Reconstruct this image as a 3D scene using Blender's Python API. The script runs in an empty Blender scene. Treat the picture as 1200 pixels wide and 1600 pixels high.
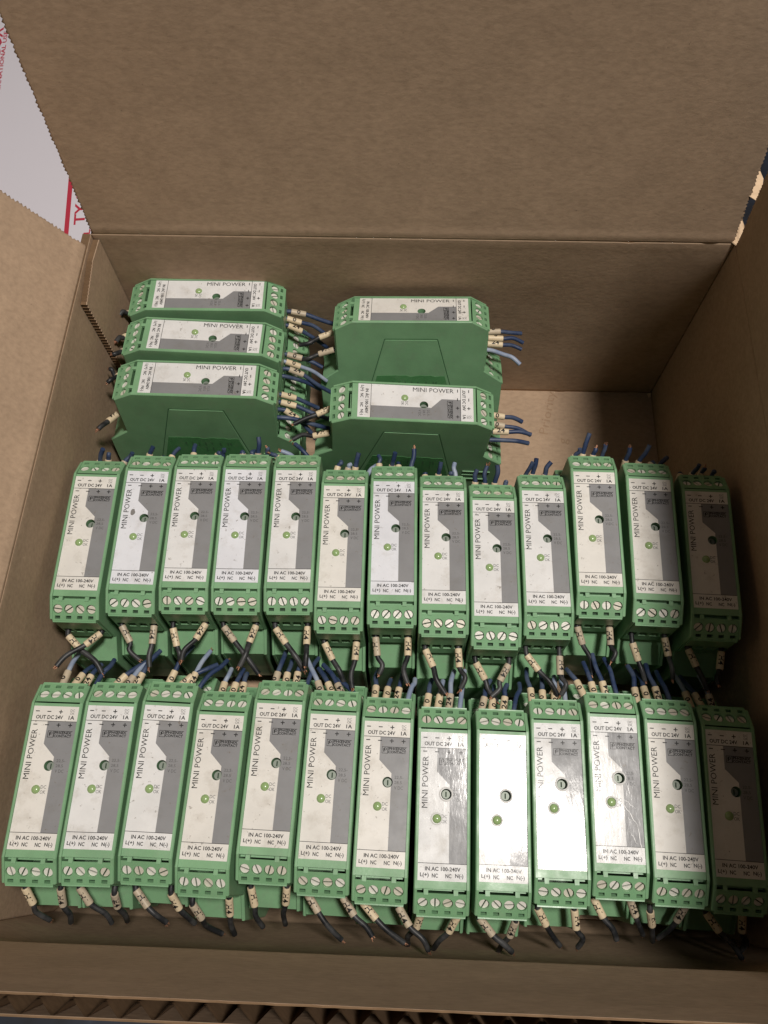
import bpy, bmesh, math, random
from mathutils import Vector, Matrix, Euler, noise
from mathutils.geometry import delaunay_2d_cdt
R = math.radians
S = 0.001                                   # everything below is written in millimetres
sc = bpy.context.scene
col = sc.collection
random.seed(7)

# ------------------------------------------------------------------ camera, world, lamp, exposure
cd = bpy.data.cameras.new('camera'); cam = bpy.data.objects.new('camera', cd); col.objects.link(cam)
cam.location = (-0.0038, -0.01752, 0.46759)
cam.rotation_euler = (R(22.303), R(0.536), R(1.546))
cd.lens = 1290.33 / 1600 * 36; cd.sensor_width = 36; cd.clip_start = 0.01; cd.clip_end = 50
sc.camera = cam
sc.render.resolution_x = 768; sc.render.resolution_y = 1024

w = bpy.data.worlds.new('World'); sc.world = w; w.use_nodes = True
w.node_tree.nodes['Background'].inputs[0].default_value = (1.0, 0.96, 0.93, 1)
w.node_tree.nodes['Background'].inputs[1].default_value = 0.018

ld = bpy.data.lights.new('ceiling_lamp', 'AREA'); ld.shape = 'DISK'; ld.size = 0.165; ld.energy = 17.2
ld.color = (1.0, 0.945, 0.885)
lamp = bpy.data.objects.new('ceiling_lamp', ld); col.objects.link(lamp)
lamp.location = (0.220, 0.045, 1.407)
lamp.rotation_euler = (Vector((0, 0.09, 0.1)) - lamp.location).to_track_quat('-Z', 'Y').to_euler()

cl = bpy.data.lights.new('overhead_fill', 'AREA'); cl.shape = 'SQUARE'; cl.size = 1.8; cl.energy = 1.5; cl.color = (1.0, 0.96, 0.92)  # added soft fill from above, replacing part of the ambient light
co = bpy.data.objects.new('overhead_fill', cl); col.objects.link(co); co.location = (-0.15, 0.0, 2.3)

vs = sc.view_settings
vs.view_transform = 'Standard'; vs.look = 'None'; vs.exposure = 0.0; vs.gamma = 1.0; vs.use_curve_mapping = False
sc.render.engine = 'CYCLES'

# ------------------------------------------------------------------ materials
def mat(name, base, rough=0.5, metal=0.0, spec=0.5):
    m = bpy.data.materials.new(name); m.use_nodes = True
    b = m.node_tree.nodes['Principled BSDF']
    b.inputs['Base Color'].default_value = (*base, 1); b.inputs['Roughness'].default_value = rough
    b.inputs['Metallic'].default_value = metal; b.inputs['Specular IOR Level'].default_value = spec
    return m
def N(m, t, **kw):
    n = m.node_tree.nodes.new(t)
    for k, v in kw.items(): setattr(n, k, v)
    return n
def L(m, a, b): m.node_tree.links.new(a, b)
def noise_fac(m, scale, detail=4, vec=None, stretch=None, rnd=False, rough=0.6):
    tc = N(m, 'ShaderNodeTexCoord'); v = tc.outputs['Object']
    if rnd:
        oi = N(m, 'ShaderNodeObjectInfo'); mu = N(m, 'ShaderNodeVectorMath', operation='SCALE')
        cb = N(m, 'ShaderNodeCombineXYZ'); L(m, oi.outputs['Random'], cb.inputs[0]); L(m, oi.outputs['Random'], cb.inputs[1])
        L(m, cb.outputs[0], mu.inputs[0]); mu.inputs['Scale'].default_value = 7.0
        ad = N(m, 'ShaderNodeVectorMath', operation='ADD'); L(m, v, ad.inputs[0]); L(m, mu.outputs[0], ad.inputs[1]); v = ad.outputs[0]
    if stretch:
        mp = N(m, 'ShaderNodeMapping'); mp.inputs['Scale'].default_value = stretch; L(m, v, mp.inputs[0]); v = mp.outputs[0]
    t = N(m, 'ShaderNodeTexNoise'); t.inputs['Scale'].default_value = scale; t.inputs['Detail'].default_value = detail
    t.inputs['Roughness'].default_value = rough
    L(m, v, t.inputs['Vector'])
    return t.outputs['Fac']
def ramp(m, fac, stops):
    r = N(m, 'ShaderNodeValToRGB'); L(m, fac, r.inputs[0])
    e = r.color_ramp.elements
    while len(e) > 1: e.remove(e[-1])
    e[0].position = stops[0][0]; e[0].color = (*stops[0][1], 1)
    for p, c in stops[1:]:
        k = e.new(p); k.color = (*c, 1)
    return r.outputs[0]
def mix(m, a, b, fac, mode='MIX'):
    x = N(m, 'ShaderNodeMix', data_type='RGBA', blend_type=mode)
    for sock, val in ((x.inputs[6], a), (x.inputs[7], b)):
        if isinstance(val, tuple): sock.default_value = (*val, 1)
        else: L(m, val, sock)
    if isinstance(fac, float): x.inputs[0].default_value = fac
    else: L(m, fac, x.inputs[0])
    return x.outputs[2]
def bump(m, fac, strength, dist):
    b = N(m, 'ShaderNodeBump'); b.inputs['Strength'].default_value = strength; b.inputs['Distance'].default_value = dist
    L(m, fac, b.inputs['Height']); return b

def cardboard(name, c, dark=0.89):
    m = mat(name, c, 0.85, 0, 0.15); bs = m.node_tree.nodes['Principled BSDF']
    d = tuple(v * dark for v in c); l = tuple(min(1, v * 1.13) for v in c)
    c1 = ramp(m, noise_fac(m, 48, 7, rough=0.7), [(0.2, d), (0.5, c), (0.85, l)])
    c2 = ramp(m, noise_fac(m, 480, 5, stretch=(0.55, 1, 1)), [(0.3, (0.86, 0.855, 0.85)), (0.55, (1, 1, 1)), (0.78, (1.10, 1.10, 1.10))])
    cc = mix(m, c1, c2, 1.0, 'MULTIPLY')
    spk = ramp(m, noise_fac(m, 700, 2), [(0.0, (0, 0, 0)), (0.735, (0, 0, 0)), (0.79, (1, 1, 1))])
    cc = mix(m, cc, tuple(v * 0.5 for v in c), spk)
    scf = ramp(m, noise_fac(m, 160, 3, stretch=(1, 1, 0.4), rough=0.75), [(0.0, (0, 0, 0)), (0.70, (0, 0, 0)), (0.80, (0.5, 0.5, 0.5))])
    cc = mix(m, cc, tuple(min(1, v * 1.35 + 0.03) for v in c), scf)
    L(m, cc, bs.inputs['Base Color'])
    b1 = bump(m, noise_fac(m, 30, 4), 0.22, 0.002)
    b2 = bump(m, noise_fac(m, 600, 4, stretch=(0.6, 1, 1)), 0.22, 0.0004); L(m, b1.outputs[0], b2.inputs['Normal'])
    tc = N(m, 'ShaderNodeTexCoord'); dt = N(m, 'ShaderNodeVectorMath', operation='DOT_PRODUCT'); dt.inputs[1].default_value = (1, 1, 0)
    L(m, tc.outputs['Object'], dt.inputs[0])
    ml_ = N(m, 'ShaderNodeMath', operation='MULTIPLY'); ml_.inputs[1].default_value = 2 * math.pi / 0.0078; L(m, dt.outputs['Value'], ml_.inputs[0])
    sn = N(m, 'ShaderNodeMath', operation='SINE'); L(m, ml_.outputs[0], sn.inputs[0])
    b3 = bump(m, sn.outputs[0], 0.05, 0.00022); L(m, b2.outputs[0], b3.inputs['Normal'])
    b4 = bump(m, noise_fac(m, 9, 2), 0.18, 0.006); L(m, b3.outputs[0], b4.inputs['Normal'])
    L(m, b4.outputs[0], bs.inputs['Normal'])
    return m
M = {}
M['kraft'] = cardboard('kraft_cardboard', (0.412, 0.292, 0.198))
M['kraft_core'] = cardboard('kraft_flute', (0.17, 0.105, 0.058))
M['kraft_pale'] = cardboard('kraft_torn_and_light_leak', (0.72, 0.52, 0.34))
M['kraft_print'] = cardboard('kraft_faded_print', (0.350, 0.235, 0.150))

def plastic(name, c, rough=0.42, dirt=0.35):
    m = mat(name, c, rough, 0, 0.45); bs = m.node_tree.nodes['Principled BSDF']
    c1 = ramp(m, noise_fac(m, 60, 5, rnd=True), [(0.3, tuple(v * 0.86 for v in c)), (0.55, c), (0.75, tuple(min(1, v * 1.1) for v in c))])
    du = ramp(m, noise_fac(m, 140, 6, rnd=True, rough=0.75), [(0.52, (0, 0, 0)), (0.75, (dirt, dirt, dirt))])
    L(m, mix(m, c1, (0.22, 0.26, 0.19), du), bs.inputs['Base Color'])
    rr = ramp(m, noise_fac(m, 90, 4, rnd=True), [(0.3, (rough - 0.1,) * 3), (0.7, (rough + 0.15,) * 3)]); L(m, rr, bs.inputs['Roughness'])
    L(m, bump(m, noise_fac(m, 900, 3), 0.12, 0.0003).outputs[0], bs.inputs['Normal'])
    return m
M['green'] = plastic('green_housing_plastic', (0.195, 0.372, 0.200))
M['green_block'] = plastic('green_terminal_plastic', (0.188, 0.372, 0.195), 0.36)
M['green_dark'] = plastic('green_sticker_film', (0.085, 0.245, 0.095), 0.22)
M['groove'] = mat('moulded_groove', (0.05, 0.13, 0.058), 0.6)
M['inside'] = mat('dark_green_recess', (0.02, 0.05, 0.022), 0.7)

def paper(name, c, c_dirt=(0.33, 0.28, 0.21)):
    m = mat(name, c, 0.42, 0, 0.4); bs = m.node_tree.nodes['Principled BSDF']
    c1 = ramp(m, noise_fac(m, 70, 4, rnd=True), [(0.3, tuple(v * 0.90 for v in c)), (0.6, c)])
    sp = ramp(m, noise_fac(m, 520, 3, rnd=True), [(0.655, (0, 0, 0)), (0.74, (0.65, 0.65, 0.65))])
    sm = ramp(m, noise_fac(m, 95, 6, rnd=True, rough=0.7), [(0.52, (0, 0, 0)), (0.78, (0.48, 0.48, 0.48))])
    cc = mix(m, mix(m, c1, c_dirt, sm), (0.16, 0.13, 0.10), sp)
    L(m, cc, bs.inputs['Base Color'])
    L(m, ramp(m, noise_fac(m, 110, 4, rnd=True), [(0.3, (0.34,) * 3), (0.7, (0.55,) * 3)]), bs.inputs['Roughness'])
    return m
M['white_a'] = paper('label_white', (0.73, 0.725, 0.715))
M['white_b'] = paper('label_cream', (0.73, 0.705, 0.655))
M['white_c'] = paper('label_cool_white', (0.72, 0.73, 0.77))
M['grey'] = paper('label_grey', (0.235, 0.235, 0.240), (0.17, 0.16, 0.14))
M['ink'] = mat('black_ink', (0.012, 0.012, 0.012), 0.5, 0, 0.3)
M['ink_grey'] = mat('faded_grey_ink', (0.085, 0.085, 0.085), 0.5, 0, 0.3)
M['smudge'] = mat('grey_grime', (0.20, 0.19, 0.18), 0.6)
M['zinc'] = mat('zinc_screw', (0.84, 0.81, 0.74), 0.42, 0.25)
M['zinc_b'] = mat('dull_zinc_screw', (0.72, 0.67, 0.57), 0.45, 0.3)
for k in ('zinc', 'zinc_b'):
    m = M[k]; L(m, bump(m, noise_fac(m, 900, 3, rnd=True), 0.35, 0.0004).outputs[0], m.node_tree.nodes['Principled BSDF'].inputs['Normal'])
M['brass'] = mat('copper_strands', (0.42, 0.22, 0.14), 0.5, 0.8)
M['pot'] = mat('trimmer_metal', (0.22, 0.25, 0.21), 0.5, 0.25)
M['led'] = mat('green_lens', (0.30, 0.43, 0.19), 0.18, 0, 0.6)
M['led'].node_tree.nodes['Principled BSDF'].inputs['Subsurface Weight'].default_value = 0.25
M['led'].node_tree.nodes['Principled BSDF'].inputs['Subsurface Radius'].default_value = (0.001, 0.002, 0.001)
def wiremat(name, c, c2):
    m = mat(name, c, 0.45, 0, 0.4)
    f = noise_fac(m, 130, 5, rnd=True)
    L(m, ramp(m, f, [(0.42, c), (0.75, c2)]), m.node_tree.nodes['Principled BSDF'].inputs['Base Color'])
    return m
M['blue'] = wiremat('blue_wire_jacket', (0.024, 0.042, 0.100), (0.09, 0.115, 0.17))
M['pale'] = wiremat('pale_blue_wire_jacket', (0.22, 0.27, 0.38), (0.42, 0.46, 0.52))
M['black'] = wiremat('black_wire_jacket', (0.013, 0.014, 0.016), (0.085, 0.085, 0.085))
M['sleeve'] = wiremat('cream_marker_sleeve', (0.70, 0.57, 0.38), (0.58, 0.47, 0.32))
M['sleeve_b'] = wiremat('grimy_marker_sleeve', (0.52, 0.43, 0.31), (0.36, 0.30, 0.23))
M['carton'] = mat('white_carton', (0.74, 0.70, 0.75), 0.6)
M['red'] = mat('red_carton_ink', (0.52, 0.035, 0.065), 0.6)
M['table'] = mat('dark_table', (0.014, 0.018, 0.030), 0.55)
L(M['table'], ramp(M['table'], noise_fac(M['table'], 35, 5), [(0.35, (0.008, 0.009, 0.013)), (0.62, (0.016, 0.021, 0.036)), (0.78, (0.05, 0.06, 0.085))]),
  M['table'].node_tree.nodes['Principled BSDF'].inputs['Base Color'])

m = bpy.data.materials.new('clear_protective_film'); m.use_nodes = True; nt = m.node_tree
nt.nodes.remove(nt.nodes['Principled BSDF'])
tr = N(m, 'ShaderNodeBsdfTransparent'); tr.inputs[0].default_value = (0.93, 0.93, 0.93, 1)
gl = N(m, 'ShaderNodeBsdfGlossy'); gl.inputs['Roughness'].default_value = 0.13
fr = N(m, 'ShaderNodeFresnel'); fr.inputs['IOR'].default_value = 1.33
mx = N(m, 'ShaderNodeMixShader'); L(m, fr.outputs[0], mx.inputs[0]); L(m, tr.outputs[0], mx.inputs[1]); L(m, gl.outputs[0], mx.inputs[2])
bb = bump(m, noise_fac(m, 40, 2, rnd=True), 0.07, 0.002)
b2 = bump(m, noise_fac(m, 420, 3, rnd=True, stretch=(1, 0.35, 1)), 0.10, 0.0005); L(m, bb.outputs[0], b2.inputs['Normal'])
L(m, b2.outputs[0], gl.inputs['Normal'])
L(m, mx.outputs[0], nt.nodes['Material Output'].inputs['Surface'])
M['film'] = m
M['film_edge'] = mat('film_rim_glint_and_scratch', (0.72, 0.72, 0.70), 0.3)  # white paints light caught on the hole rims; also colours the scratches

# ------------------------------------------------------------------ mesh helpers
class MB:
    def __init__(s): s.v = []; s.f = []; s.m = []; s.mats = []
    def mi(s, k):
        if k not in s.mats: s.mats.append(k)
        return s.mats.index(k)
    def poly(s, pts, k):
        i = len(s.v); s.v += [tuple(p) for p in pts]; s.f.append(tuple(range(i, i + len(pts)))); s.m.append(s.mi(k))
    def raw(s, vs_, fs, k):
        i = len(s.v); s.v += [tuple(p) for p in vs_]; mi = s.mi(k)
        for f in fs: s.f.append(tuple(i + a for a in f)); s.m.append(mi)
    def box(s, x0, x1, y0, y1, z0, z1, k):
        v = [(x, y, z) for z in (z0, z1) for y in (y0, y1) for x in (x0, x1)]
        s.raw(v, [(0, 2, 3, 1), (4, 5, 7, 6), (0, 1, 5, 4), (2, 6, 7, 3), (0, 4, 6, 2), (1, 3, 7, 5)], k)
    def tube(s, pts, rad, k, n=8, caps=True, kcap=None):
        pts = [Vector(p) for p in pts]; rings = []
        t = (pts[1] - pts[0]).normalized(); a = t.orthogonal().normalized()
        for i, p in enumerate(pts):
            tt = (pts[min(i + 1, len(pts) - 1)] - pts[max(i - 1, 0)]).normalized()
            a = (a - tt * a.dot(tt)).normalized(); b = tt.cross(a)
            r = rad[i] if isinstance(rad, (list, tuple)) else rad
            rings.append([p + a * (r * math.cos(2 * math.pi * j / n)) + b * (r * math.sin(2 * math.pi * j / n)) for j in range(n)])
        v = [q for r_ in rings for q in r_]; f = []
        for i in range(len(pts) - 1):
            for j in range(n): f.append((i * n + j, i * n + (j + 1) % n, (i + 1) * n + (j + 1) % n, (i + 1) * n + j))
        s.raw(v, f, k)
        if caps:
            s.poly(list(reversed(rings[0])), kcap or k); s.poly(rings[-1], kcap or k)
    def mesh(s, name, smooth=False):
        me = bpy.data.meshes.new(name)
        me.from_pydata([(x * S, y * S, z * S) for x, y, z in s.v], [], s.f)
        for k in s.mats: me.materials.append(M[k])
        me.polygons.foreach_set('material_index', s.m)
        if smooth: me.polygons.foreach_set('use_smooth', [True] * len(s.f))
        me.update(); return me
def ob(name, me, parent=None, loc=(0, 0, 0), rot=(0, 0, 0)):
    o = bpy.data.objects.new(name, me); col.objects.link(o); o.parent = parent
    o.location = [c * S for c in loc]; o.rotation_euler = rot
    return o
def tag(o, label=None, cat=None, group=None, kind=None):
    if label: o['label'] = label
    if cat: o['category'] = cat
    if group: o['group'] = group
    if kind: o['kind'] = kind
    return o
def inside(p, poly):
    c = False; j = len(poly) - 1
    for i in range(len(poly)):
        a, b = poly[i], poly[j]
        if (a[1] > p[1]) != (b[1] > p[1]) and p[0] < (b[0] - a[0]) * (p[1] - a[1]) / (b[1] - a[1]) + a[0]: c = not c
        j = i
    return c
def circ(cx, cy, r, n=14): return [(cx + r * math.cos(2 * math.pi * i / n), cy + r * math.sin(2 * math.pi * i / n)) for i in range(n)]
def rect(cx, cy, hx, hy): return [(cx - hx, cy - hy), (cx + hx, cy - hy), (cx + hx, cy + hy), (cx - hx, cy + hy)]
def cdt(loops):
    v = []; e = []
    for lp in loops:
        i = len(v); v += [Vector(p) for p in lp]; e += [(i + k, i + (k + 1) % len(lp)) for k in range(len(lp))]
    r = delaunay_2d_cdt(v, e, [], 0, 1e-5)
    return [tuple(p) for p in r[0]], r[2]
def plate(mb, o, ux, uy, outer, holes, k, kin='inside'):
    """flat face in the frame (o, ux, uy) with real holes: holes = [(loop, depth)]"""
    o, ux, uy = Vector(o), Vector(ux), Vector(uy); n = ux.cross(uy)
    v, f = cdt([outer] + [h[0] for h in holes])
    keep = []
    for t in f:
        c = (sum(v[i][0] for i in t) / len(t), sum(v[i][1] for i in t) / len(t))
        if inside(c, outer) and not any(inside(c, h[0]) for h in holes): keep.append(t)
    P3 = lambda p, d=0: o + ux * p[0] + uy * p[1] - n * d
    mb.raw([P3(p) for p in v], keep, k)
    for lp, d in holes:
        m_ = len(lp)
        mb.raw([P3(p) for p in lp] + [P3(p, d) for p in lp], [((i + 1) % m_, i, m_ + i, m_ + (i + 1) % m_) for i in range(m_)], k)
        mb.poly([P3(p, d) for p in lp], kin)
def prism_x(mb, prof, x0, x1, k, bevel=0.0, side=1):
    """profile in (y, z) extruded along x; bevelled on the outer side"""
    n = len(prof)
    if bevel:
        ins = []
        for i in range(n):
            a, b, c = Vector(prof[i - 1]), Vector(prof[i]), Vector(prof[(i + 1) % n])
            d1 = (b - a).normalized(); d2 = (c - b).normalized()
            n1 = Vector((-d1.y, d1.x)); n2 = Vector((-d2.y, d2.x)); h = (n1 + n2)
            h = h / max(0.4, h.length_squared) * 2
            ins.append(tuple(b + h * bevel * prof_sign(prof)))
        xs = x1 - bevel if side > 0 else x0 + bevel
        inner, outer_ = (x0, x1) if side > 0 else (x1, x0)
        rings = [[(inner, *p) for p in prof], [(xs, *p) for p in prof], [(outer_, *p) for p in ins]]
    else: rings = [[(x0, *p) for p in prof], [(x1, *p) for p in prof]]
    v = [q for r_ in rings for q in r_]; f = []
    for i in range(len(rings) - 1):
        for j in range(n): f.append((i * n + j, i * n + (j + 1) % n, (i + 1) * n + (j + 1) % n, (i + 1) * n + j))
    mb.raw(v, f, k)
    for r_ in (rings[0], rings[-1]):
        lp = [(p[1], p[2]) for p in r_]; vv, ff = cdt([lp]); ff = [t for t in ff if inside((sum(vv[i][0] for i in t) / 3, sum(vv[i][1] for i in t) / 3), lp)]
        mb.raw([(r_[0][0], *p) for p in vv], ff, k)
def prof_sign(pr):
    a = sum(pr[i - 1][0] * pr[i][1] - pr[i][0] * pr[i - 1][1] for i in range(len(pr)))
    return 1 if a > 0 else -1
def fix(me):
    bm = bmesh.new(); bm.from_mesh(me); bmesh.ops.remove_doubles(bm, verts=bm.verts, dist=1e-6)
    bmesh.ops.recalc_face_normals(bm, faces=bm.faces); bm.to_mesh(me); bm.free(); return me

# text as flat outlines -------------------------------------------------------
def text_geo(txt, size, align='CENTER', spacing=1.0, bold=0.0, shear=0.0):
    c = bpy.data.curves.new('t', 'FONT'); c.body = txt; c.size = size; c.align_x = align; c.align_y = 'CENTER'
    c.space_character = spacing; c.offset = bold; c.shear = shear; c.resolution_u = 2; c.fill_mode = 'BOTH' if False else 'FRONT'
    o = bpy.data.objects.new('t', c); col.objects.link(o)
    dg = bpy.context.evaluated_depsgraph_get(); dg.update()
    me = bpy.data.meshes.new_from_object(o.evaluated_get(dg))
    v = [tuple(p.co) for p in me.vertices]; f = [tuple(p.vertices) for p in me.polygons]
    bpy.data.objects.remove(o); bpy.data.curves.remove(c); bpy.data.meshes.remove(me)
    return v, f
def fit_text(txt, width, height, **kw):
    v, f = text_geo(txt, 10.0, **kw)
    xs = [p[0] for p in v]; ys = [p[1] for p in v]
    x0, x1, y0, y1 = min(xs), max(xs), min(ys), max(ys)
    sx = width / (x1 - x0); sy = height / max(1e-6, (y1 - y0))
    return [((p[0] - (x0 + x1) / 2) * sx, (p[1] - (y0 + y1) / 2) * sy) for p in v], f
def put_text(mb, geo, cx, cy, z, k, rot=0.0):
    v, f = geo; c, s_ = math.cos(rot), math.sin(rot)
    mb.raw([(cx + x * c - y * s_, cy + x * s_ + y * c, z) for x, y in v], f, k)

# ------------------------------------------------------------------ table and the cardboard box
mb = MB(); mb.box(-1500, 1500, -1500, 1800, -44, -4.4, 'table')
tag(ob('table', mb.mesh('table')), kind='structure')

H = 142.3; YB = 261.4
BL_, BR_, FR_, FL_ = (-159.9, YB), (157.3, YB), (157.3, -52.0), (-170.2, -49.5)
box = ob('cardboard_box', None); box.empty_display_size = 0.05
tag(box, 'open brown corrugated cardboard box holding the green power supply modules', 'box')
T = 4.0
def panel(name, a, b, c, d, out, nx=48, ny=40, jag=(), bulge=0.0, crease=(), thick=T, k='kraft', parent=None, seed=0, jagamp=0.55, bend=None):
    """a-b bottom edge, d-c top edge (inner face); out = outward direction"""
    a, b, c, d, out = (Vector(q) for q in (a, b, c, d, out)); rnd = random.Random(seed + 11)
    out = out.normalized(); mb = MB()
    wdt = (b - a).length; hgt = (d - a).length
    g = []
    jl = [rnd.uniform(-1, 1) for _ in range(400)]
    for j in range(ny + 1):
        t = 0.0 if j == 0 else 1.0 if j == ny else 1 - 0.9 / hgt if j == ny - 1 else j / (ny - 1) * (1 - 2 / hgt); row = []
        for i in range(nx + 1):
            s_ = 0.0 if i == 0 else 1.0 if i == nx else 0.9 / wdt if i == 1 else 1 - 0.9 / wdt if i == nx - 1 else (i - 1) / (nx - 2) * (1 - 4 / wdt) + 2 / wdt
            p = a * (1 - s_) * (1 - t) + b * s_ * (1 - t) + c * s_ * t + d * (1 - s_) * t
            q = p * 0.012 + Vector((seed * 3.1, 0, 0))
            off = bulge * math.sin(math.pi * s_) * math.sin(math.pi * t)
            off += 0.55 * noise.noise(q) * min(1, 6 * min(s_, 1 - s_)) * min(1, 6 * min(t, 1 - t))
            if 'bottom' in crease: off += -0.28 * math.exp(-((t * hgt - 3.5) / 2.4) ** 2) + 0.10 * math.exp(-((t * hgt) / 1.5) ** 2)
            if 'top' in crease: off += -0.15 * math.exp(-(((1 - t) * hgt - 3.0) / 2.4) ** 2) + 0.10 * math.exp(-(((1 - t) * hgt) / 1.5) ** 2)
            if 'round_bottom' in crease: off += 1.7 * math.exp(-((t * hgt) / 5.0) ** 2)
            if 'round_top' in crease: off += 1.7 * math.exp(-(((1 - t) * hgt) / 5.0) ** 2)
            if bend: off += bend(s_ * wdt, t * hgt)
            e = Vector((0, 0, 0))
            if i == 0 and 'left' in jag: e += (b - a).normalized() * (jagamp * (0.7 if j % 2 else -0.7) + 0.35 * jl[j % 400])
            if i == nx and 'right' in jag: e += (b - a).normalized() * (jagamp * (0.7 if j % 2 else -0.7) + 0.35 * jl[j % 400])
            if j == ny and 'top' in jag: e += (d - a).normalized() * (jagamp * (0.7 if i % 2 else -0.7) + 0.35 * jl[i % 400])
            row.append((p + out * off + e, p + out * (off + thick) + e))
        g.append(row)
    W = nx + 1
    v = [q[0] for r_ in g for q in r_] + [q[1] for r_ in g for q in r_]; o2 = W * (ny + 1)
    f = []
    for j in range(ny):
        for i in range(nx):
            q = (j * W + i, j * W + i + 1, (j + 1) * W + i + 1, (j + 1) * W + i)
            f.append(q); f.append(tuple(o2 + x for x in reversed(q)))
    mb.raw(v, f, k)
    e = []
    for i in range(nx): e.append((i + 1, i, o2 + i, o2 + i + 1)); e.append((ny * W + i, ny * W + i + 1, o2 + ny * W + i + 1, o2 + ny * W + i))
    for j in range(ny): e.append((j * W, (j + 1) * W, o2 + (j + 1) * W, o2 + j * W)); e.append(((j + 1) * W + nx, j * W + nx, o2 + j * W + nx, o2 + (j + 1) * W + nx))
    i0 = mb.mi('kraft_core')
    for q in e: mb.f.append(q); mb.m.append(i0)
    me = fix(mb.mesh(name))
    me.polygons.foreach_set('use_smooth', [len(p.vertices) == 4 and p.material_index == 0 for p in me.polygons]); me.update()
    return ob(name, me, parent or box)
def P3(q, z): return (q[0], q[1], z)
z0 = 0.0
# floor: two bottom flaps meeting in the middle
mb = MB(); mb.box(-172, 159, 105.2, 263, -4, 0, 'kraft'); fl = ob('floor_flap', mb.mesh('floor_flap'), box)
mb = MB(); mb.box(-172, 159, -54, 104.8, -4, 0, 'kraft'); ob('floor_flap', mb.mesh('floor_flap'), box)
mb = MB()
put_text(mb, fit_text('Priority', 32, 7.5), 90.5, 245.5, 0.05, 'kraft_print', R(78))
put_text(mb, fit_text('g', 4.0, 5.5), 100.0, 225.0, 0.05, 'kraft_print', R(80))
ob('printing', mb.mesh('printing'), fl)

panel('back_wall', P3(BL_, 0), P3(BR_, 0), P3(BR_, H), P3(BL_, H), (0, 1, 0), bulge=1.5, crease=('top',), seed=1, ny=70,
      bend=lambda x, y: -0.5 * math.exp(-((x - 262 - (y - 70) * 0.05) / 2.2) ** 2) + 0.35 * math.exp(-((x - 305) / 2.0) ** 2), nx=110)
panel('left_wall', P3(FL_, 0), P3(BL_, 0), P3(BL_, H), P3(FL_, H), (-1, 0.03, 0), bulge=1.2, crease=('top',), seed=2, ny=70)
panel('right_wall', P3(BR_, 0), P3(FR_, 0), P3(FR_, H), P3(BR_, H), (1, 0, 0), bulge=1.8, crease=('top',), seed=3, ny=70)
panel('front_wall', P3(FR_, 0), P3(FL_, 0), P3(FL_, H), P3(FR_, H), (0, -1, 0), bulge=0.3, crease=('round_top',), seed=4, ny=70,
      bend=lambda x, y: (-4.6 * (1 - y / 18) if y < 18 else 0) + 6.5 * math.sin(math.pi * (y / H) ** 1.6) * min(1, x / 25, (327 - x) / 25))
# back flap, leaning back a little
a = R(5); Lb = 152
panel('back_flap', (-159.0, YB, H + 0.03), (156.2, YB, H + 0.03), (142.0, YB + Lb * math.sin(a), H + Lb * math.cos(a)), (-159.0, YB + Lb * math.sin(a), H + Lb * math.cos(a)),
      (0, math.cos(a), -math.sin(a)), nx=60, ny=150, jag=('left', 'right', 'top'), bulge=2.0, crease=('bottom',), seed=5)
# left flap, folded outward
a = R(35); Ll = 152
panel('left_flap', (-170.0, -46, H + 0.03), (-160.6, 253.5, H + 0.03), (-160.6 - Ll * math.sin(a), 252.0, H + Ll * math.cos(a)), (-170 - Ll * math.sin(a), -44, H + Ll * math.cos(a)),
      (-math.cos(a), 0.03, -math.sin(a)), nx=60, ny=150, jag=('right', 'top'), bulge=1.5, crease=('bottom',), seed=6)
# right flap, standing and leaning inward
a = R(-11.0); Lr = 152
panel('right_flap', (157.3, 259.0, H + 0.03), (157.3, -49, H + 0.03), (157.3 + Lr * math.sin(a), -47, H + Lr * math.cos(a)), (157.3 + Lr * math.sin(a), 228.0, H + Lr * math.cos(a)),
      (math.cos(a), 0, -math.sin(a)), nx=60, ny=150, jag=('left', 'top'), bulge=1.5, crease=('bottom',), seed=7)
# front flap: liner, fluted medium, liner, so the cut top edge shows its flutes
zt = 249.5; yl, yr = -49.2, -52.6
fa, fb, fc, fd = (157.0, -52.0, H + 0.03), (-168.0, -49.4, H + 0.03), (-168.0, yl, zt + 1.0), (157.0, yr, zt - 1.0)
ff = panel('front_flap', fa, fb, fc, fd, (0, -1, 0), crease=('round_bottom',), seed=8, thick=0.45, nx=120, ny=60, jag=('top',), jagamp=0.12)
lin = panel('outer_liner', tuple(Vector(fa) + Vector((0, -4.6, 0))), tuple(Vector(fb) + Vector((0, -4.6, 0))), tuple(Vector(fc) + Vector((0, -4.6, -0.6))), tuple(Vector(fd) + Vector((0, -4.6, -0.6))),
            (0, -1, 0), seed=8, thick=0.45, nx=60, ny=30, parent=ff)
mb = MB(); nw = 42; seg = 10; tot = nw * seg
pr = random.Random(3)
for th in (0, 0.32):
    v = []
    for i in range(tot + 1):
        s_ = i / tot; x = 156.5 + (-167.5 - 156.5) * s_
        ph = 2 * math.pi * nw * s_; y = -51.9 + 2.5 * s_
        yt = yr + (yl - yr) * s_
        wv = -2.52 + 1.85 * (math.asin(math.sin(ph) * 0.985) / 1.45)
        v.append((x, y + wv - th, H + 2)); v.append((x, yt + wv - th, zt - 1.3 + 2 * s_ + 0.25 * noise.noise(Vector((x * .3, 0, 0)))))
    mb.raw(v, [(2 * i, 2 * i + 2, 2 * i + 3, 2 * i + 1) for i in range(tot)], 'kraft_core')
ob('fluted_medium', mb.mesh('fluted_medium', True), ff)
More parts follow.
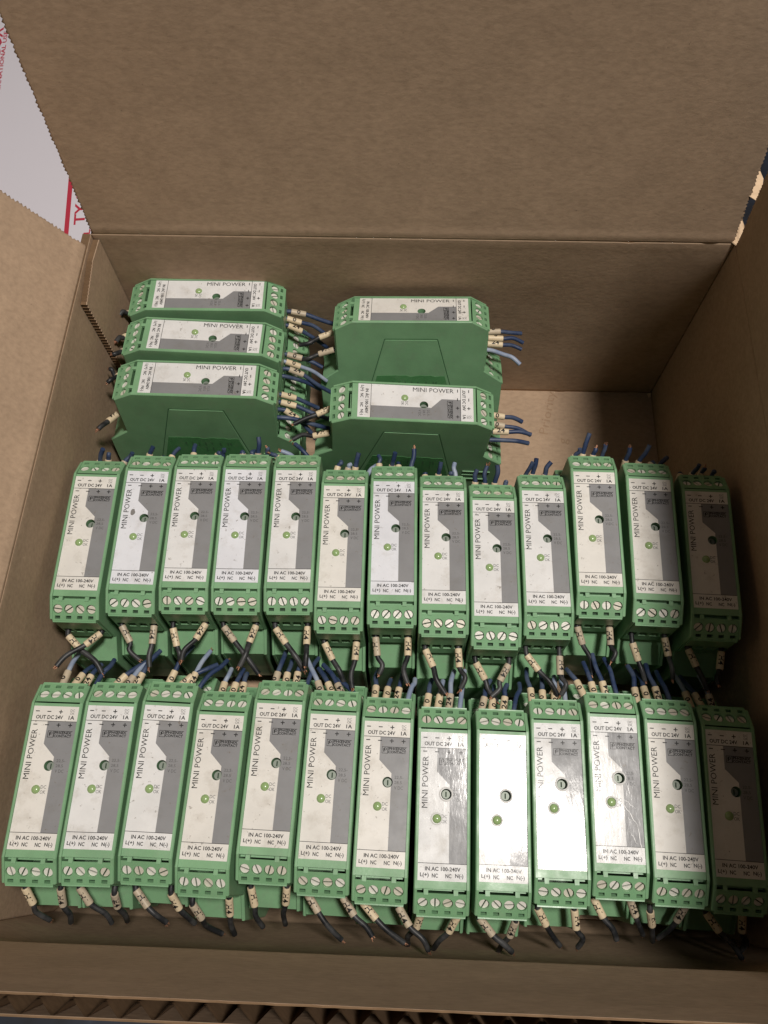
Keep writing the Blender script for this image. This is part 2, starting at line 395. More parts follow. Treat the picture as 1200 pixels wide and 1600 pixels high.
# glue tab inside the left wall, at the back corner
mb = MB()
tp = [(260.6, 0.3), (260.6, 139.2), (247, 140.3), (224.2, 136.0), (224.0, 0.3)]
tj = [tp[0], tp[1], tp[2]]
n_ = 26
for i in range(1, n_): tj.append((tp[2][0] + (tp[3][0] - tp[2][0]) * i / n_, tp[2][1] + (tp[3][1] - tp[2][1]) * i / n_ + (0.35 if i % 2 else -0.35)))
n_ = 110
for i in range(n_): tj.append((224.1 + (0.4 if i % 2 else -0.4), 136.0 - 135.7 * i / n_))
tj.append(tp[4])
ctr = lambda y: -159.9 - 0.0331 * (YB - y)
def tabx(off, k, thick):
    prism = MB(); prism_x(prism, tj, 0, thick, k)
    for i, (x, y, z) in enumerate(prism.v): prism.v[i] = (ctr(y) + off + x, y, z)
    return prism
p1 = tabx(0.25, 'kraft_core', 2.6); p2 = tabx(2.95, 'kraft', 0.45)
mb.raw(p1.v, p1.f, 'kraft_core'); mb.raw(p2.v, p2.f, 'kraft')
ob('glue_tab', fix(mb.mesh('glue_tab')), box)
# torn paper scraps at the right back corner, and a chip painting a light leak
def scrap(pts, th=0.5):
    mb = MB(); pts = [Vector(p) for p in pts]; n = (pts[1] - pts[0]).cross(pts[2] - pts[0]).normalized() * th
    k_ = len(pts); mb.poly(pts, 'kraft_pale'); mb.poly([p + n for p in reversed(pts)], 'kraft_pale')
    for i in range(k_): mb.poly([pts[i], pts[(i + 1) % k_], pts[(i + 1) % k_] + n, pts[i] + n], 'kraft_pale')
    ob('scrap_and_light_leak', fix(mb.mesh('scrap_and_light_leak')), box)
scrap([(154.8, 262.2, 143.2), (157.6, 258.0, 143.6), (159.6, 258.6, 142.8), (161.2, 263.5, 144.6), (160.4, 268.0, 147.2), (158.6, 272.5, 149.0), (156.6, 267.0, 145.6)])
scrap([(153.0, 264.0, 171.0), (156.0, 262.4, 170.2), (158.4, 265.0, 171.5), (159.0, 271.0, 174.5), (156.8, 275.0, 176.5), (154.0, 270.0, 173.5)])
scrap([(154.6, 260.6, 0.4), (156.9, 260.9, 1.4), (156.7, 258.4, 0.6), (155.4, 257.8, 0.4)])  # pale chip in place of light leaking through the floor corner

# ------------------------------------------------------------------ white mailing box behind
mail = ob('mailing_box', None, None, (-330, 560, -4.4)); mail.rotation_euler = (0, 0, R(6.0)); mail.empty_display_size = 0.05
tag(mail, 'white postal carton with red lettering behind the cardboard box', 'box')
ml = lambda x, y: ((Matrix.Rotation(R(-6.0), 2) @ Vector((x + 330, y - 560)))[:])
mb = MB(); mb.box(-160, 190, -250, 260, 0.05, 19.4, 'carton')
me = fix(mb.mesh('carton')); bm = bmesh.new(); bm.from_mesh(me); bmesh.ops.bevel(bm, geom=bm.edges[:], offset=0.0012, segments=2, affect='EDGES'); bm.to_mesh(me); bm.free()
ob('carton', me, mail)
zt_ = 19.5
mb = MB(); s0 = ml(-242.0, 408); mb.box(s0[0] - 1.6, s0[0] + 1.6, -248, s0[1] + 30, zt_ - 0.04, zt_, 'red'); ob('red_stripe', mb.mesh('red_stripe'), mail)
mb = MB()
def red(t, x, y, wd, hg):
    q = ml(x, y); put_text(mb, fit_text(t, wd, hg, bold=0.2), q[0], q[1], zt_, 'red', R(90))
red('TY', -231.5, 388.0, 19, 7.5); red('®', -235.0, 403.0, 3.5, 3.5); red('L', -224.0, 372.5, 4, 4.5)
ob('lettering', mb.mesh('lettering'), mail)
mb = MB(); red('E BOX', -324.8, 551.0, 42, 9.5); red('D INTERNATIONAL USE', -315.5, 526.0, 84, 3.2)
ob('lettering', mb.mesh('lettering'), mail)

# ------------------------------------------------------------------ the power supply: shared meshes
W2 = 11.15
SIDE = [(-30.5, 107.2), (-40.0, 102.2), (-40.0, 74.3), (-50.2, 66.5), (-50.2, 20), (-44.5, 5), (-44.5, 0), (44.5, 0), (44.5, 5), (50.2, 20), (50.2, 66.5), (40.0, 74.3), (40.0, 102.2), (31.5, 107.2)]
CORE = [(-31.2, 103), (-31.2, 76.2), (-38.7, 76.2), (-38.7, 73.0), (-49.5, 65.2), (-49.5, 20.3), (-44, 5.2), (-44, 0.5), (44, 0.5), (44, 5.2), (49.5, 20.3), (49.5, 44), (39.0, 44), (39.0, 76.2), (31.2, 76.2), (31.2, 103)]
LW, LT, LB = 9.78, 30.0, -27.45
POT = (LW * 0 + -9.78 + 10.95, LT - 24.6); LED = (-9.78 + 7.25, LT - 34.2)
mb = MB()
prism_x(mb, SIDE, 9.85, W2, 'green', 0.4, 1); prism_x(mb, SIDE, -W2, -9.85, 'green', 0.4, -1)
prism_x(mb, CORE, -10.2, 10.2, 'green')
plate(mb, (0, 0, 106.45), (1, 0, 0), (0, 1, 0), [(-10.1, -30.4), (10.1, -30.4), (10.1, 31.3), (-10.1, 31.3)], [(circ(*POT, 2.25, 20), 3.2)], 'green')
for y in (-30.4, 31.3): mb.poly([(-10.1, y, 102), (10.1, y, 102), (10.1, y, 106.45), (-10.1, y, 106.45)], 'green')
for y in (-6.3, 5.6):   # small bridges over the gap of the lower plug
    mb.box(y - 0.9, y + 0.9, -32.6, -30.5, 104.6, 106.2, 'green')
HOUSING = fix(mb.mesh('housing'))
# raised side relief (rear modules show their flank)
mb = MB()
def flank(poly, h, k):
    n = len(poly); x = W2
    mb.poly([(x + h, *p) for p in poly], k)
    for i in range(n): mb.poly([(x - 0.1, *poly[i]), (x - 0.1, *poly[(i + 1) % n]), (x + h, *poly[(i + 1) % n]), (x + h, *poly[i])], k)
flank([(-27.8, 40), (27.8, 36), (13.6, 95.5), (-13.4, 95.5)], 0.28, 'green')
for (ya, za), (yb_, zb_) in (((-28.6, 40), (-13.9, 96.0)), ((28.6, 36), (14.1, 96.0)), ((-13.9, 96.2), (14.1, 96.2))):
    dd = Vector((yb_ - ya, zb_ - za)).normalized(); nn = Vector((-dd.y, dd.x)) * 0.22
    flank([(ya + nn.x, za + nn.y), (ya - nn.x, za - nn.y), (yb_ - nn.x, zb_ - nn.y), (yb_ + nn.x, zb_ + nn.y)], 0.08, 'groove')
flank([(-45.5, 47.2), (-31, 47.2), (-31, 48.0), (-45.5, 48.0)], 0.5, 'green'); flank([(-45, 44.6), (-31, 44.6), (-31, 45.3), (-45, 45.3)], 0.5, 'green')
flank([(31, 56.8), (46, 56.8), (46, 57.5), (31, 57.5)], 0.5, 'green'); flank([(31, 48.4), (46, 48.4), (46, 49.1), (31, 49.1)], 0.5, 'green'); flank([(31, 53), (39, 53), (39, 53.4), (31, 53.4)], 0.4, 'green')
flank([(-49.6, 37.4), (-28.4, 37.4), (-28.4, 38.0), (-49.6, 38.0)], 0.3, 'green')
FLANK = fix(mb.mesh('flank_relief'))
mb = MB(); pr = random.Random(5)
zz = [(-18.6, 71.0)] + [(-18.6 + 37.2 * i / 14, 71 + pr.uniform(-0.6, 0.5)) for i in range(1, 14)] + [(18.6, 71.0), (26.4, 38), (-26.0, 42)]
flank(zz, 0.40, 'green_dark')
for cxy in (-10, -6.5, -3, 0.5, 4, 8.5, 12.5, 14):
    for r_ in range(pr.randint(1, 3)):
        yy = 67 - r_ * 4.6; mb.poly([(W2 + 0.45, cxy - 0.35, yy - 3.6 * pr.random() - 0.6), (W2 + 0.45, cxy + 0.35, yy - 3.6), (W2 + 0.45, cxy + 0.35, yy), (W2 + 0.45, cxy - 0.35, yy)], 'groove')
STICKER = mb.mesh('rating_sticker')

# terminal block with real screw wells and wire mouths; face runs outward and down
def block(y0, z0_, y1, z1_, zb, yin, wells_r=2.15):
    mb = MB(); d = Vector((0, y1 - y0, z1_ - z0_)); ln = d.length; d.normalize(); xs = [-7.5, -2.5, 2.5, 7.5]
    hx = 9.82
    # frame: ux = -x so that the normal ux x uy points outward/up
    v0 = ln * 0.44; v1 = ln * 0.83
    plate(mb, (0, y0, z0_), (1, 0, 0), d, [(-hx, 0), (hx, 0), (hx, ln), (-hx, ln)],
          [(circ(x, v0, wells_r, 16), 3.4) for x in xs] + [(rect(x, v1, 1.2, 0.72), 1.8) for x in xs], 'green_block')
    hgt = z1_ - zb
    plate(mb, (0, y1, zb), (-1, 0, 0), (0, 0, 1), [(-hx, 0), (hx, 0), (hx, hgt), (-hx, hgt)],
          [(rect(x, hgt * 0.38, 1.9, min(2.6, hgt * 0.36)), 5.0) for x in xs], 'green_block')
    mb.poly([(-hx, y0, z0_), (hx, y0, z0_), (hx, yin, z0_ - 0.01), (-hx, yin, z0_ - 0.01)], 'green_block')
    mb.poly([(-hx, yin, zb), (hx, yin, zb), (hx, y1, zb), (-hx, y1, zb)], 'green_block')
    mb.poly([(-hx, yin, zb), (hx, yin, zb), (hx, yin, z0_ - 0.01), (-hx, yin, z0_ - 0.01)], 'green_block')
    for x in (-hx, hx):
        mb.poly([(x, y0, z0_), (x, y1, z1_), (x, y1, zb), (x, yin, zb), (x, yin, z0_ - 0.01)], 'green_block')
    # raised lip at the outer edge
    nrm = Vector((0, -d.z, d.y))
    mb.box(-hx + 0.1, hx - 0.1, y1 - 0.4, y1 + 0.55, z1_ - 1.5, z1_ - 0.35, 'green_block')
    me = fix(mb.mesh('terminal_block'))
    seats = [(Vector((x, y0, z0_)) + d * v0 - nrm * 0.75) for x in xs]
    tilt = -math.atan2(-d.z, d.y)
    return me, seats, tilt
UP, UP_S, UP_T = block(32.0, 106.0, 40.6, 101.7, 77.0, 32.0)
LO, LO_S, LO_T = block(40.4, 73.0, 50.4, 65.4, 48.0, 40.4)

def screw_mesh(k):
    mb = MB(); r = 1.95; sl = 0.28; n = 9
    for sg in (1, -1):
        a0 = math.asin(sl / r); pts = []
        for i in range(n + 1):
            an = a0 + (math.pi - 2 * a0) * i / n; pts.append((r * math.cos(an) * sg, r * math.sin(an) * sg))
        top = [(x * 0.93, sl * sg + (y - sl * sg) * 0.93, 0.0) for x, y in pts]
        mb.poly(top, k)
        for i in range(len(pts)):
            j = (i + 1) % len(pts)
            mb.poly([(*pts[i], -0.18), (*pts[j], -0.18), top[j], top[i]], k)
            mb.poly([(*pts[i], -1.2), (*pts[j], -1.2), (*pts[j], -0.18), (*pts[i], -0.18)], k)
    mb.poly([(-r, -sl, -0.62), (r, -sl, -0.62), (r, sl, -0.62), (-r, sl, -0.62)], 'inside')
    return fix(mb.mesh('screw'))
SCREW = [screw_mesh('zinc'), screw_mesh('zinc_b')]

# printed label
GREYP = [(-9.78 + 7.05, LT - 6.45), (-9.78 + 7.05, LT - 15.8), (-9.78 + 12.4, LT - 21.0), (-9.78 + 12.4, LT - 51.0), (LW, LT - 51.0), (LW, LT - 6.45)]
def label_mesh(kw):
    mb = MB(); z = 106.62
    outer = [(-LW, LB), (LW, LB), (LW, LT), (-LW, LT)]
    hole = circ(*POT, 2.15, 22)
    v, f = cdt([outer, GREYP, hole])
    wf, gf = [], []
    for t in f:
        c = (sum(v[i][0] for i in t) / 3, sum(v[i][1] for i in t) / 3)
        if not inside(c, outer) or inside(c, hole): continue
        (gf if inside(c, GREYP) else wf).append(t)
    p = [(x, y, z) for x, y in v]
    mb.raw(p, wf, kw); mb.raw(p, gf, 'grey')
    for i in range(4):
        a, b = outer[i], outer[(i + 1) % 4]; mb.poly([(*a, z - 0.12), (*b, z - 0.12), (*b, z), (*a, z)], kw)
    for i in range(22):
        a, b = hole[i], hole[(i + 1) % 22]; mb.poly([(*b, z - 0.12), (*a, z - 0.12), (*a, z), (*b, z)], kw)
    return mb.mesh('label')
LABEL = {k: label_mesh(k) for k in ('white_a', 'white_b', 'white_c')}

mb = MB(); z = 106.66
def bar(cx, cy, hx, hy, k='ink', zz_=None): mb.poly([(cx - hx, cy - hy, zz_ or z), (cx + hx, cy - hy, zz_ or z), (cx + hx, cy + hy, zz_ or z), (cx - hx, cy + hy, zz_ or z)], k)
def uv(u, v): return (-9.78 + u, LT - v)
def minus(u, v): bar(*uv(u, v), 0.85, 0.19)
def plus(u, v): bar(*uv(u, v), 0.85, 0.19); a_ = uv(u, v); bar(a_[0], a_[1] + 0.52, 0.19, 0.33); bar(a_[0], a_[1] - 0.52, 0.19, 0.33)
minus(1.9, 2.2); minus(6.9, 2.25); plus(11.9, 2.3)
put_text(mb, fit_text('DC', 1.9, 1.0), *uv(16.9, 1.65), z, 'ink_grey'); put_text(mb, fit_text('OK', 1.9, 1.0), *uv(16.9, 2.9), z, 'ink_grey')
B = 0.24
put_text(mb, fit_text('OUT DC 24V', 11.6, 1.62, bold=B), *uv(7.4, 4.65), z, 'ink'); put_text(mb, fit_text('1A', 2.5, 1.62, bold=B), *uv(16.9, 4.65), z, 'ink')
bar(0, LT - 6.35, LW - 0.05, 0.11)
minus(1.9, 7.8); minus(6.9, 7.9); plus(11.9, 7.9); plus(16.9, 7.9)
put_text(mb, fit_text('MINI POWER', 20.4, 2.45), *uv(2.15, 20.0), z, 'ink', R(90))
# maker's mark: boxed emblem and two lines of heavy lettering
x0, x1, y0, y1 = -9.78 + 8.0, -9.78 + 18.4, LT - 13.0, LT - 10.4
bar((x0 + x1) / 2, y1, (x1 - x0) / 2, 0.10); bar(x0, (y0 + y1) / 2, 0.10, (y1 - y0) / 2 + 0.1); bar(x0 + 1.3, y0, 1.3, 0.10)
bar(x0 + 2.45, (y0 + y1) / 2, 0.16, (y1 - y0) / 2); bar(x0 + 0.75, (y0 + y1) / 2, 0.22, 0.75)
put_text(mb, fit_text('D', 1.1, 1.15, bold=0.3), x0 + 1.45, y0 + 1.7, z, 'ink')
put_text(mb, fit_text('PHŒNIX', 7.3, 1.12, bold=0.35), x0 + 6.45, y0 + 1.88, z, 'ink'); put_text(mb, fit_text('CONTACT', 7.5, 1.12, bold=0.35), x0 + 6.4, y0 + 0.56, z, 'ink')
put_text(mb, fit_text('DC', 2.3, 1.35), *uv(10.3, 33.2), z, 'ink_grey'); put_text(mb, fit_text('OK', 2.3, 1.35), *uv(10.3, 35.2), z, 'ink_grey')
for i, t in enumerate(('22,5-', '28,5', 'V DC')):
    put_text(mb, fit_text(t, 3.7 if i != 1 else 3.1, 1.35), *uv(15.6 if i != 1 else 15.3, 22.6 + 2.05 * i), z, 'ink_grey')
bar(0, LT - 51.0, LW - 0.05, 0.11)
put_text(mb, fit_text('IN AC 100-240V', 14.2, 1.55, bold=B), *uv(10.0, 53.0), z, 'ink')
for t, u, wd in (('L(+)', 2.7, 3.5), ('NC', 6.9, 2.4), ('NC', 12.3, 2.4), ('N(-)', 16.6, 3.3)):
    put_text(mb, fit_text(t, wd, 1.55 if t == 'NC' else 1.9, bold=B), *uv(u, 55.5), z, 'ink')
PRINT = mb.mesh('printing')

mb = MB()      # indicator lens
n = 14; v = []; f = []
for j in range(5):
    an = math.pi / 2 * j / 5
    for i in range(n): v.append((LED[0] + 1.85 * math.cos(an) * math.cos(2 * math.pi * i / n), LED[1] + 1.85 * math.cos(an) * math.sin(2 * math.pi * i / n), 106.5 + 1.25 * math.sin(an)))
v.append((*LED, 107.75))
for j in range(4):
    for i in range(n): f.append((j * n + i, j * n + (i + 1) % n, (j + 1) * n + (i + 1) % n, (j + 1) * n + i))
for i in range(n): f.append((4 * n + i, 4 * n + (i + 1) % n, 5 * n))
mb.raw(v, f, 'led'); LEDM = mb.mesh('indicator_light', True)
mb = MB()      # trimmer: a slotted cup in the hole
prp = circ(0, 0, 1.7, 16)
plate(mb, (POT[0], POT[1], 104.4), (1, 0, 0), (0, 1, 0), prp, [(rect(0, 0, 0.28, 1.05), 0.6)], 'pot')
mb.raw([(POT[0] + x, POT[1] + y, 104.4) for x, y in prp] + [(POT[0] + x, POT[1] + y, 103.1) for x, y in prp], [(i, (i + 1) % 16, 16 + (i + 1) % 16, 16 + i) for i in range(16)], 'pot')
TRIM = mb.mesh('adjuster')
mb = MB()      # protective film with punched holes, slightly lifted
fo = [(-9.6, LB + 0.2), (9.6, LB + 0.2), (9.6, LT - 0.3), (-9.6, LT - 0.3)]; holes = [circ(*POT, 2.3, 18), circ(*LED, 1.9, 16)]
v, f = cdt([fo] + holes)
mb.raw([(x, y, 106.86) for x, y in v], [t for t in f if inside((sum(v[i][0] for i in t) / 3, sum(v[i][1] for i in t) / 3), fo) and not any(inside((sum(v[i][0] for i in t) / 3, sum(v[i][1] for i in t) / 3), h) for h in holes)], 'film')
for (cx, cy), r0 in ((POT, 2.3), (LED, 1.9)):
    n = 18; v = []
    for rr, zz_ in ((r0, 107.12), (r0 + 0.22, 107.16), (r0 + 0.6, 106.87)):
        v += [(cx + rr * math.cos(2 * math.pi * i / n), cy + rr * math.sin(2 * math.pi * i / n), zz_) for i in range(n)]
    mb.raw(v, [(j * n + i, j * n + (i + 1) % n, (j + 1) * n + (i + 1) % n, (j + 1) * n + i) for j in range(2) for i in range(n)], 'film_edge')  # raised rims whitened as if catching the light
FILM = mb.mesh('protective_film')
def scratches(lines):
    mb = MB(); pr = random.Random(9)
    for (x_, y_), (x2, y2), wd in lines:
        n = 7; d_ = Vector((x2 - x_, y2 - y_)); nr = Vector((-d_.y, d_.x)).normalized(); a = []; b = []
        for i in range(n + 1):
            c = Vector((x_, y_)) + d_ * (i / n) + nr * pr.uniform(-0.25, 0.25); ww = wd * math.sin(math.pi * (0.08 + 0.84 * i / n)) * pr.uniform(0.4, 1)
            a.append((*(c + nr * ww), 106.90)); b.append((*(c - nr * ww), 106.90))
        mb.raw(a + b, [(i, i + 1, n + 2 + i, n + 1 + i) for i in range(n)], 'film_edge')
    return mb.mesh('scratch')

# ------------------------------------------------------------------ wires
TXT = {t: fit_text(t, wd, 2.3, bold=0.25) for t, wd in (('H1', 4.2), ('H4', 4.6), ('0', 1.9), ('24', 4.0))}
def smooth_path(pts, n=5):
    pts = [Vector(p) for p in pts]; out = []
    for i in range(len(pts) - 1):
        p0, p1, p2, p3 = pts[max(i - 1, 0)], pts[i], pts[i + 1], pts[min(i + 2, len(pts) - 1)]
        for k in range(n):
            t = k / n
            out.append(0.5 * ((2 * p1) + (p2 - p0) * t + (2 * p0 - 5 * p1 + 4 * p2 - p3) * t * t + (3 * p1 - p0 - 3 * p2 + p3) * t ** 3))
    out.append(pts[-1]); return out
def wire(dev, rnd, pts, jacket, text=None, slv=None, up=(0, 0, 1), rad=1.22):
    """pts: first point inside the mouth; sleeve sits between pts[1] and pts[2]"""
    mb = MB(); path = smooth_path(pts)
    mb.tube(path, rad * rnd.uniform(0.93, 1.06), jacket, 8, True, 'brass' if jacket == 'black' else jacket)
    if jacket == 'black' or rnd.random() < 0.25:
        tdir = (path[-1] - path[-2]).normalized()
        for _ in range(5):
            o_ = Vector((rnd.uniform(-.6, .6), rnd.uniform(-.6, .6), rnd.uniform(-.6, .6)))
            mb.tube([path[-1] + o_ - tdir * 0.3, path[-1] + o_ + (tdir + Vector((rnd.uniform(-.3, .3), rnd.uniform(-.3, .3), rnd.uniform(-.3, .3)))) * rnd.uniform(0.7, 1.6)], 0.24, 'brass', 5)
    wo = ob('wire', mb.mesh('wire', True), dev)
    if text:
        a, b = Vector(pts[1]), Vector(pts[2]); ax = (b - a).normalized(); ln = (b - a).length
        mb = MB(); r = 1.66
        mb.tube([a, a + ax * 0.3, b - ax * 0.3, b], [r * 0.94, r, r, r * 0.94], slv, 16)
        u = Vector(up); u = (u - ax * u.dot(ax)).normalized(); sd = u.cross(ax)
        v, f = TXT[text]; tw = rnd.uniform(-0.5, 0.5)
        mid = (a + b) / 2
        mb.raw([mid + ax * x + u * ((r + 0.14) * math.cos(y / r + tw)) + sd * ((r + 0.14) * math.sin(y / r + tw)) for x, y in v], f, 'ink')
        me = mb.mesh('marker_sleeve', False); ob('marker_sleeve', me, wo)

# ------------------------------------------------------------------ one module
def module(i, pose, label, group, lab='white_a', film=False, rear=False, inx=(4, 0), outx=4, style='r1'):
    rnd = random.Random(100 + i)
    x, y, z, yaw, tx, ty = pose
    d = ob('power_supply_module', None, None, (x, y, z)); d.empty_display_size = 0.03
    d.rotation_euler = (Matrix.Rotation(R(yaw), 3, 'Z') @ Matrix.Rotation(R(ty), 3, 'Y') @ Matrix.Rotation(R(tx), 3, 'X')).to_euler()
    tag(d, label, 'power supply', group)
    h = ob('housing', HOUSING, d)
    if rear: ob('flank_relief', FLANK, h); ob('rating_sticker', STICKER, h)
    l = ob('label', LABEL[lab], d); ob('printing', PRINT, l)
    ob('indicator_light', LEDM, d); ob('adjuster', TRIM, d)
    if film:
        fo_ = ob('protective_film', FILM, d)
        sl_ = {22: [((-0.5, -6), (8.5, -19), 0.16), ((4, -11), (9, -15), 0.08), ((-4, 9), (-1.5, 11.5), 0.14), ((1, 8), (3.4, 11), 0.1)], 23: [((2, -4), (7.5, -13), 0.15), ((7.5, -13), (8.8, -24), 0.15), ((3, -3), (7, -6.5), 0.12), ((-6, -15), (-5, -27), 0.12), ((4, -15), (7, -20), 0.10)],
               21: [((1.5, -7), (4.5, -10.5), 0.12), ((6, -14), (9, -20), 0.10)], 20: [((-8, -4), (-5, -4.2), 0.2)]}.get(i - 0)
        if sl_: ob('scratch', scratches(sl_), fo_)
    for me, seats, tilt, rz in ((UP, UP_S, UP_T, 0), (UP, UP_S, UP_T, math.pi), (LO, LO_S, LO_T, 0)):
        b = ob('terminal_block', me, d, (0, 0, 0), (0, 0, rz))
        for s_ in seats:
            e = (Matrix.Rotation(tilt, 3, 'X') @ Matrix.Rotation(rnd.uniform(0, math.pi), 3, 'Z')).to_euler()
            ob('screw', SCREW[1 if rnd.random() < 0.35 else 0], b, s_ + Vector((0, 0, rnd.uniform(-0.5, 0.1))), e)
    X4 = (-7.5, -2.5, 2.5, 7.5)
    # input side: two black wires, H1 and H4
    zin = 86.0
    for k, (xk, t) in enumerate(((-7.5, 'H1'), (7.5, 'H4'))):
        tipx = xk + inx[k]; g = rnd.uniform(0, 1.6) if rnd.random() < 0.75 or style == 'rl' else rnd.uniform(2, 4.5); sl = 8.6
        if style == 'r1':   ln, dz, lift = rnd.uniform(15, 23), -rnd.uniform(1, 7) + 3.2 * k, 0.5
        elif style == 'r2': ln, dz, lift = 16.5 + rnd.uniform(-2.5, 0.8), -rnd.uniform(3, 8) + 2.5 * k, 0
        elif style == 'rl': ln, dz, lift = 8.2, 7 - 2 * k, 0
        else:               ln, dz, lift = rnd.uniform(19, 23), -rnd.uniform(3, 7), 0.5
        p0 = Vector((xk, -36.5, zin)); p1 = Vector((xk, -40.6 - g, zin - 0.2))
        tip = Vector((tipx, -40.6 - ln, zin + dz)); dr = (tip - p1); L_ = dr.length
        if style == 'r2' and L_ < 19:
            extra = rnd.uniform(19, 23)
            tip.z -= math.sqrt(max(0, extra ** 2 - L_ ** 2)); dr = tip - p1
        bow = Vector((rnd.uniform(-2.4, 2.4), 0, rnd.uniform(0.0, 1.8)))
        dn = dr.normalized()
        if style == 'r2':
            dn = (dn + Vector((0, -0.15, 0.12))).normalized()
        p2 = p1 + dn * sl
        if style == 'r2' and p2.y < -52: p2.y = -52
        p3 = p2.lerp(tip, 0.5) + bow
        slv = 'sleeve_b' if rnd.random() < 0.3 else 'sleeve'
        wire(d, rnd, [p0, p1, p2, p3, tip], 'black', t, slv)
    # output side: three sleeved blue wires and one bare blue one
    for k, (xk, t) in enumerate(zip(X4, ('0', '0', '24', None))):
        if t is None and rnd.random() < 0.15: continue
        g = rnd.uniform(0, 1.5); dxx = outx * (1.0 + rnd.uniform(-0.45, 0.45)) + rnd.uniform(-2.0, 2.0)
        if style in ('rl', 'rr'): dxx = rnd.uniform(-5, 8); g = rnd.uniform(0, 3.5)
        if outx > 8: dxx -= (xk + 7.5) * 0.45
        if outx < -5: dxx -= (xk + 7.5) * 0.35
        if style == 'r2':   ln, dz = rnd.uniform(13, 22), -rnd.uniform(4, 9) - (1.5 if k % 2 else 0)
        elif style == 'r1': ln, dz = rnd.uniform(6, 15), rnd.uniform(-3, 14)
        elif style == 'rl': ln, dz = rnd.uniform(18, 27), rnd.uniform(-14, -2) - 2 * k
        else:               ln, dz = rnd.uniform(17, 23), rnd.uniform(-5, 0)
        p0 = Vector((xk, 36.5, zin)); p1 = Vector((xk + dxx * 0.02, 40.6 + g, zin + 0.2))
        tip = Vector((xk + dxx, 41 + ln, zin + dz)); dn = (tip - p1).normalized(); dn = (dn + Vector((0, 0.18, 0.10))).normalized()
        p2 = p1 + dn * 8.2; p3 = p2.lerp(tip, 0.5) + Vector((rnd.uniform(-1, 1), 0, rnd.uniform(0, 1.2)))
        jk = 'pale' if rnd.random() < 0.14 else 'blue'
        if style == 'r1' and ln < 12 and t: pass
        wire(d, rnd, [p0, p1, p2, p3, tip], jk, t, 'sleeve_b' if rnd.random() < 0.2 else 'sleeve', rad=1.15)
    return d

POSE = [[-152.12, 111.74, 1.68, 0.23, -1.95, 1.16], [-129.42, 114.88, 2.06, 0.39, -2.03, 2.36], [-104.67, 114.42, 2.67, 1.03, -3.04, 1.95], [-80.77, 116.48, 2.14, 0.95, -2.18, 1.7], [-53.58, 115.41, 2.28, 0.66, -3.03, 0.01], [-29.49, 110.89, 0.89, 0.14, -1.35, -0.47], [-6.01, 109.73, 2.63, 0.39, -3.42, -0.27], [17.68, 102.62, 3.77, 0.03, -4.99, -0.49], [40.38, 101.08, 2.4, -0.28, -3.39, -0.07], [64.11, 107.94, 2.06, -0.2, -2.62, -0.17], [89.91, 122.15, 0.66, -0.72, -0.64, -0.7], [116.4, 116.93, 1.55, -1.84, -1.63, -1.28], [144.65, 112.75, 1.05, -2.4, -0.63, -2.58],
        [-151.72, 4.91, 0.76, -0.28, -0.75, 0.88], [-129.02, 4.07, 1.45, -0.32, -1.6, 1.32], [-102.9, 7.67, 0.05, -1.46, -0.05, -0.0], [-73.36, 1.06, 2.01, -1.32, -1.68, -3.0], [-50.66, 3.85, 2.85, -1.45, -3.13, -2.11], [-27.52, 3.83, 1.25, -1.5, -1.0, -1.95], [-4.82, 1.04, 1.49, -1.5, -1.22, -1.6], [17.94, 2.64, 1.76, -0.88, 1.85, -0.68], [40.9, 1.11, 1.03, -1.08, 0.99, 0.2], [67.63, 2.23, 1.36, -0.92, -1.19, -1.66], [90.32, 9.0, 1.0, -0.99, 0.8, -1.02], [113.01, 5.65, 0.06, -1.57, -0.0, -0.27], [135.71, 3.49, 0.06, -2.43, -0.0, 0.31],
        [-110.66, 239.54, 2.33, -88.41, -1.38, -6.47], [-111.58, 212.89, 3.03, -90.2, -2.24, -6.65], [-112.4, 186.72, 3.13, -89.18, -2.3, -6.92], [2.28, 214.38, 4.24, -90.38, 1.31, -17.18], [-4.25, 184.27, 2.86, -89.8, -3.24, -2.17]]
ORD = ['leftmost', 'second from the left', 'third from the left', 'fourth from the left', 'fifth from the left', 'sixth from the left', 'middle one (seventh)', 'sixth from the right', 'fifth from the right', 'fourth from the right', 'third from the right', 'second from the right', 'rightmost']
IN1 = [(17, -17), (9, 0), (4, -9), (17, -6), (14, 0), (10, -1), (2, 0), (9, 1), (10, -8), (14, 0), (7, 0), (6, 3), (8, -3)]
IN2 = [(7, 1), (12, 1), (13, 8), (9, 0), (4, -2), (15, 13), (18, 13), (-5, -9), (14, -5), (11, 3), (10, 8), (6, -8), (15, 3)]
OUT1 = [6, 3, 2, 1, -6, 5, 1, 1, 2, 5, 2, 5, 3]
OUT2 = [5, 11, 13, 3, 3, -8, 2, 2, 4, 1, -5, -3, -4]
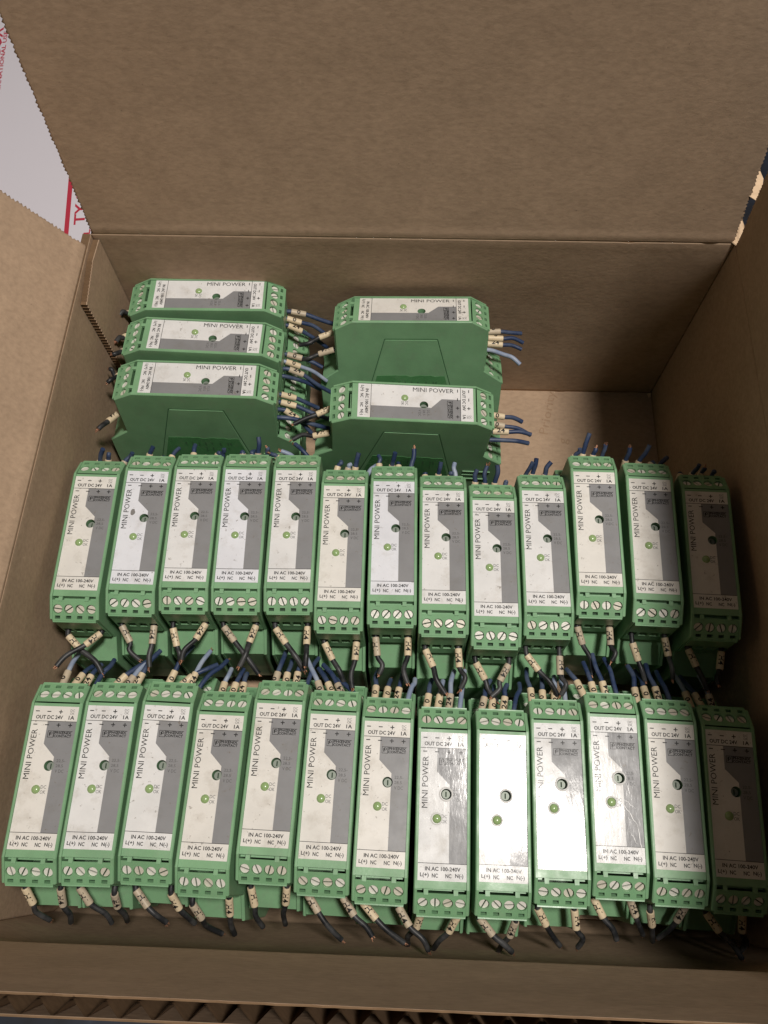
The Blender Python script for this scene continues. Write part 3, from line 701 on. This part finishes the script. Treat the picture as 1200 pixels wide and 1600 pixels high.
LABC1 = ['white_b', 'white_c', 'white_a', 'white_c', 'white_a', 'white_b', 'white_c', 'white_a', 'white_a', 'white_a', 'white_b', 'white_b', 'white_b']
LABC2 = ['white_b', 'white_a', 'white_a', 'white_b', 'white_b', 'white_b', 'white_b', 'white_a', 'white_a', 'white_a', 'white_a', 'white_b', 'white_b']
extra1 = {0: 'black wires crossed', 1: 'grey smudge on label', 12: 'shaded by right wall'}
extra2 = {7: 'clear film on label', 8: 'lamp glare over label', 9: 'glare on lower label', 10: 'scratched film on label', 12: 'in right wall shade'}
for i in range(13):
    t = f'green power supply module, {ORD[i]} in the middle row' + (', ' + extra1[i] if i in extra1 else '')
    d = module(i, POSE[i], t, 'green power supplies in the middle row', LABC1[i], False, False, IN1[i], OUT1[i], 'r1')
    if i == 1:
        mb = MB(); pr = random.Random(2)
        mb.poly([(-4.4 + (1.0 + 0.25 * pr.random()) * math.cos(a_ * 0.5236) * 0.95, 8.2 + (1.5 + 0.5 * pr.random()) * math.sin(a_ * 0.5236), 106.70) for a_ in range(12)], 'smudge')
        ob('smudge', mb.mesh('smudge'), [c for c in d.children if c.name.startswith('label')][0])
for i in range(13):
    t = f'green power supply module, {ORD[i]} in the front row' + (', ' + extra2[i] if i in extra2 else '')
    module(13 + i, POSE[13 + i], t, 'green power supplies in the front row', LABC2[i], i in (7, 8, 9, 10), False, IN2[i], OUT2[i], 'r2')
RL = ['green power supply module turned crosswise, rearmost of the three against the left wall',
      'green power supply module turned crosswise, middle of the three by the left wall',
      'green power supply module turned crosswise, frontmost of the three by the left wall',
      'green power supply module leaning backwards by the back wall, farther of the crosswise pair',
      'green power supply module turned crosswise, nearer of the pair, beside the bare box floor']
RIN = [(10, 12), (11, 13), (-8, 14), (7, 3), (9, 3)]
for i in range(5):
    module(26 + i, POSE[26 + i], RL[i], 'crosswise green power supplies at the back', 'white_a' if i != 3 else 'white_b', False, True, RIN[i], (4, 3, 3, 5, 2)[i], 'rl' if i < 3 else 'rr')
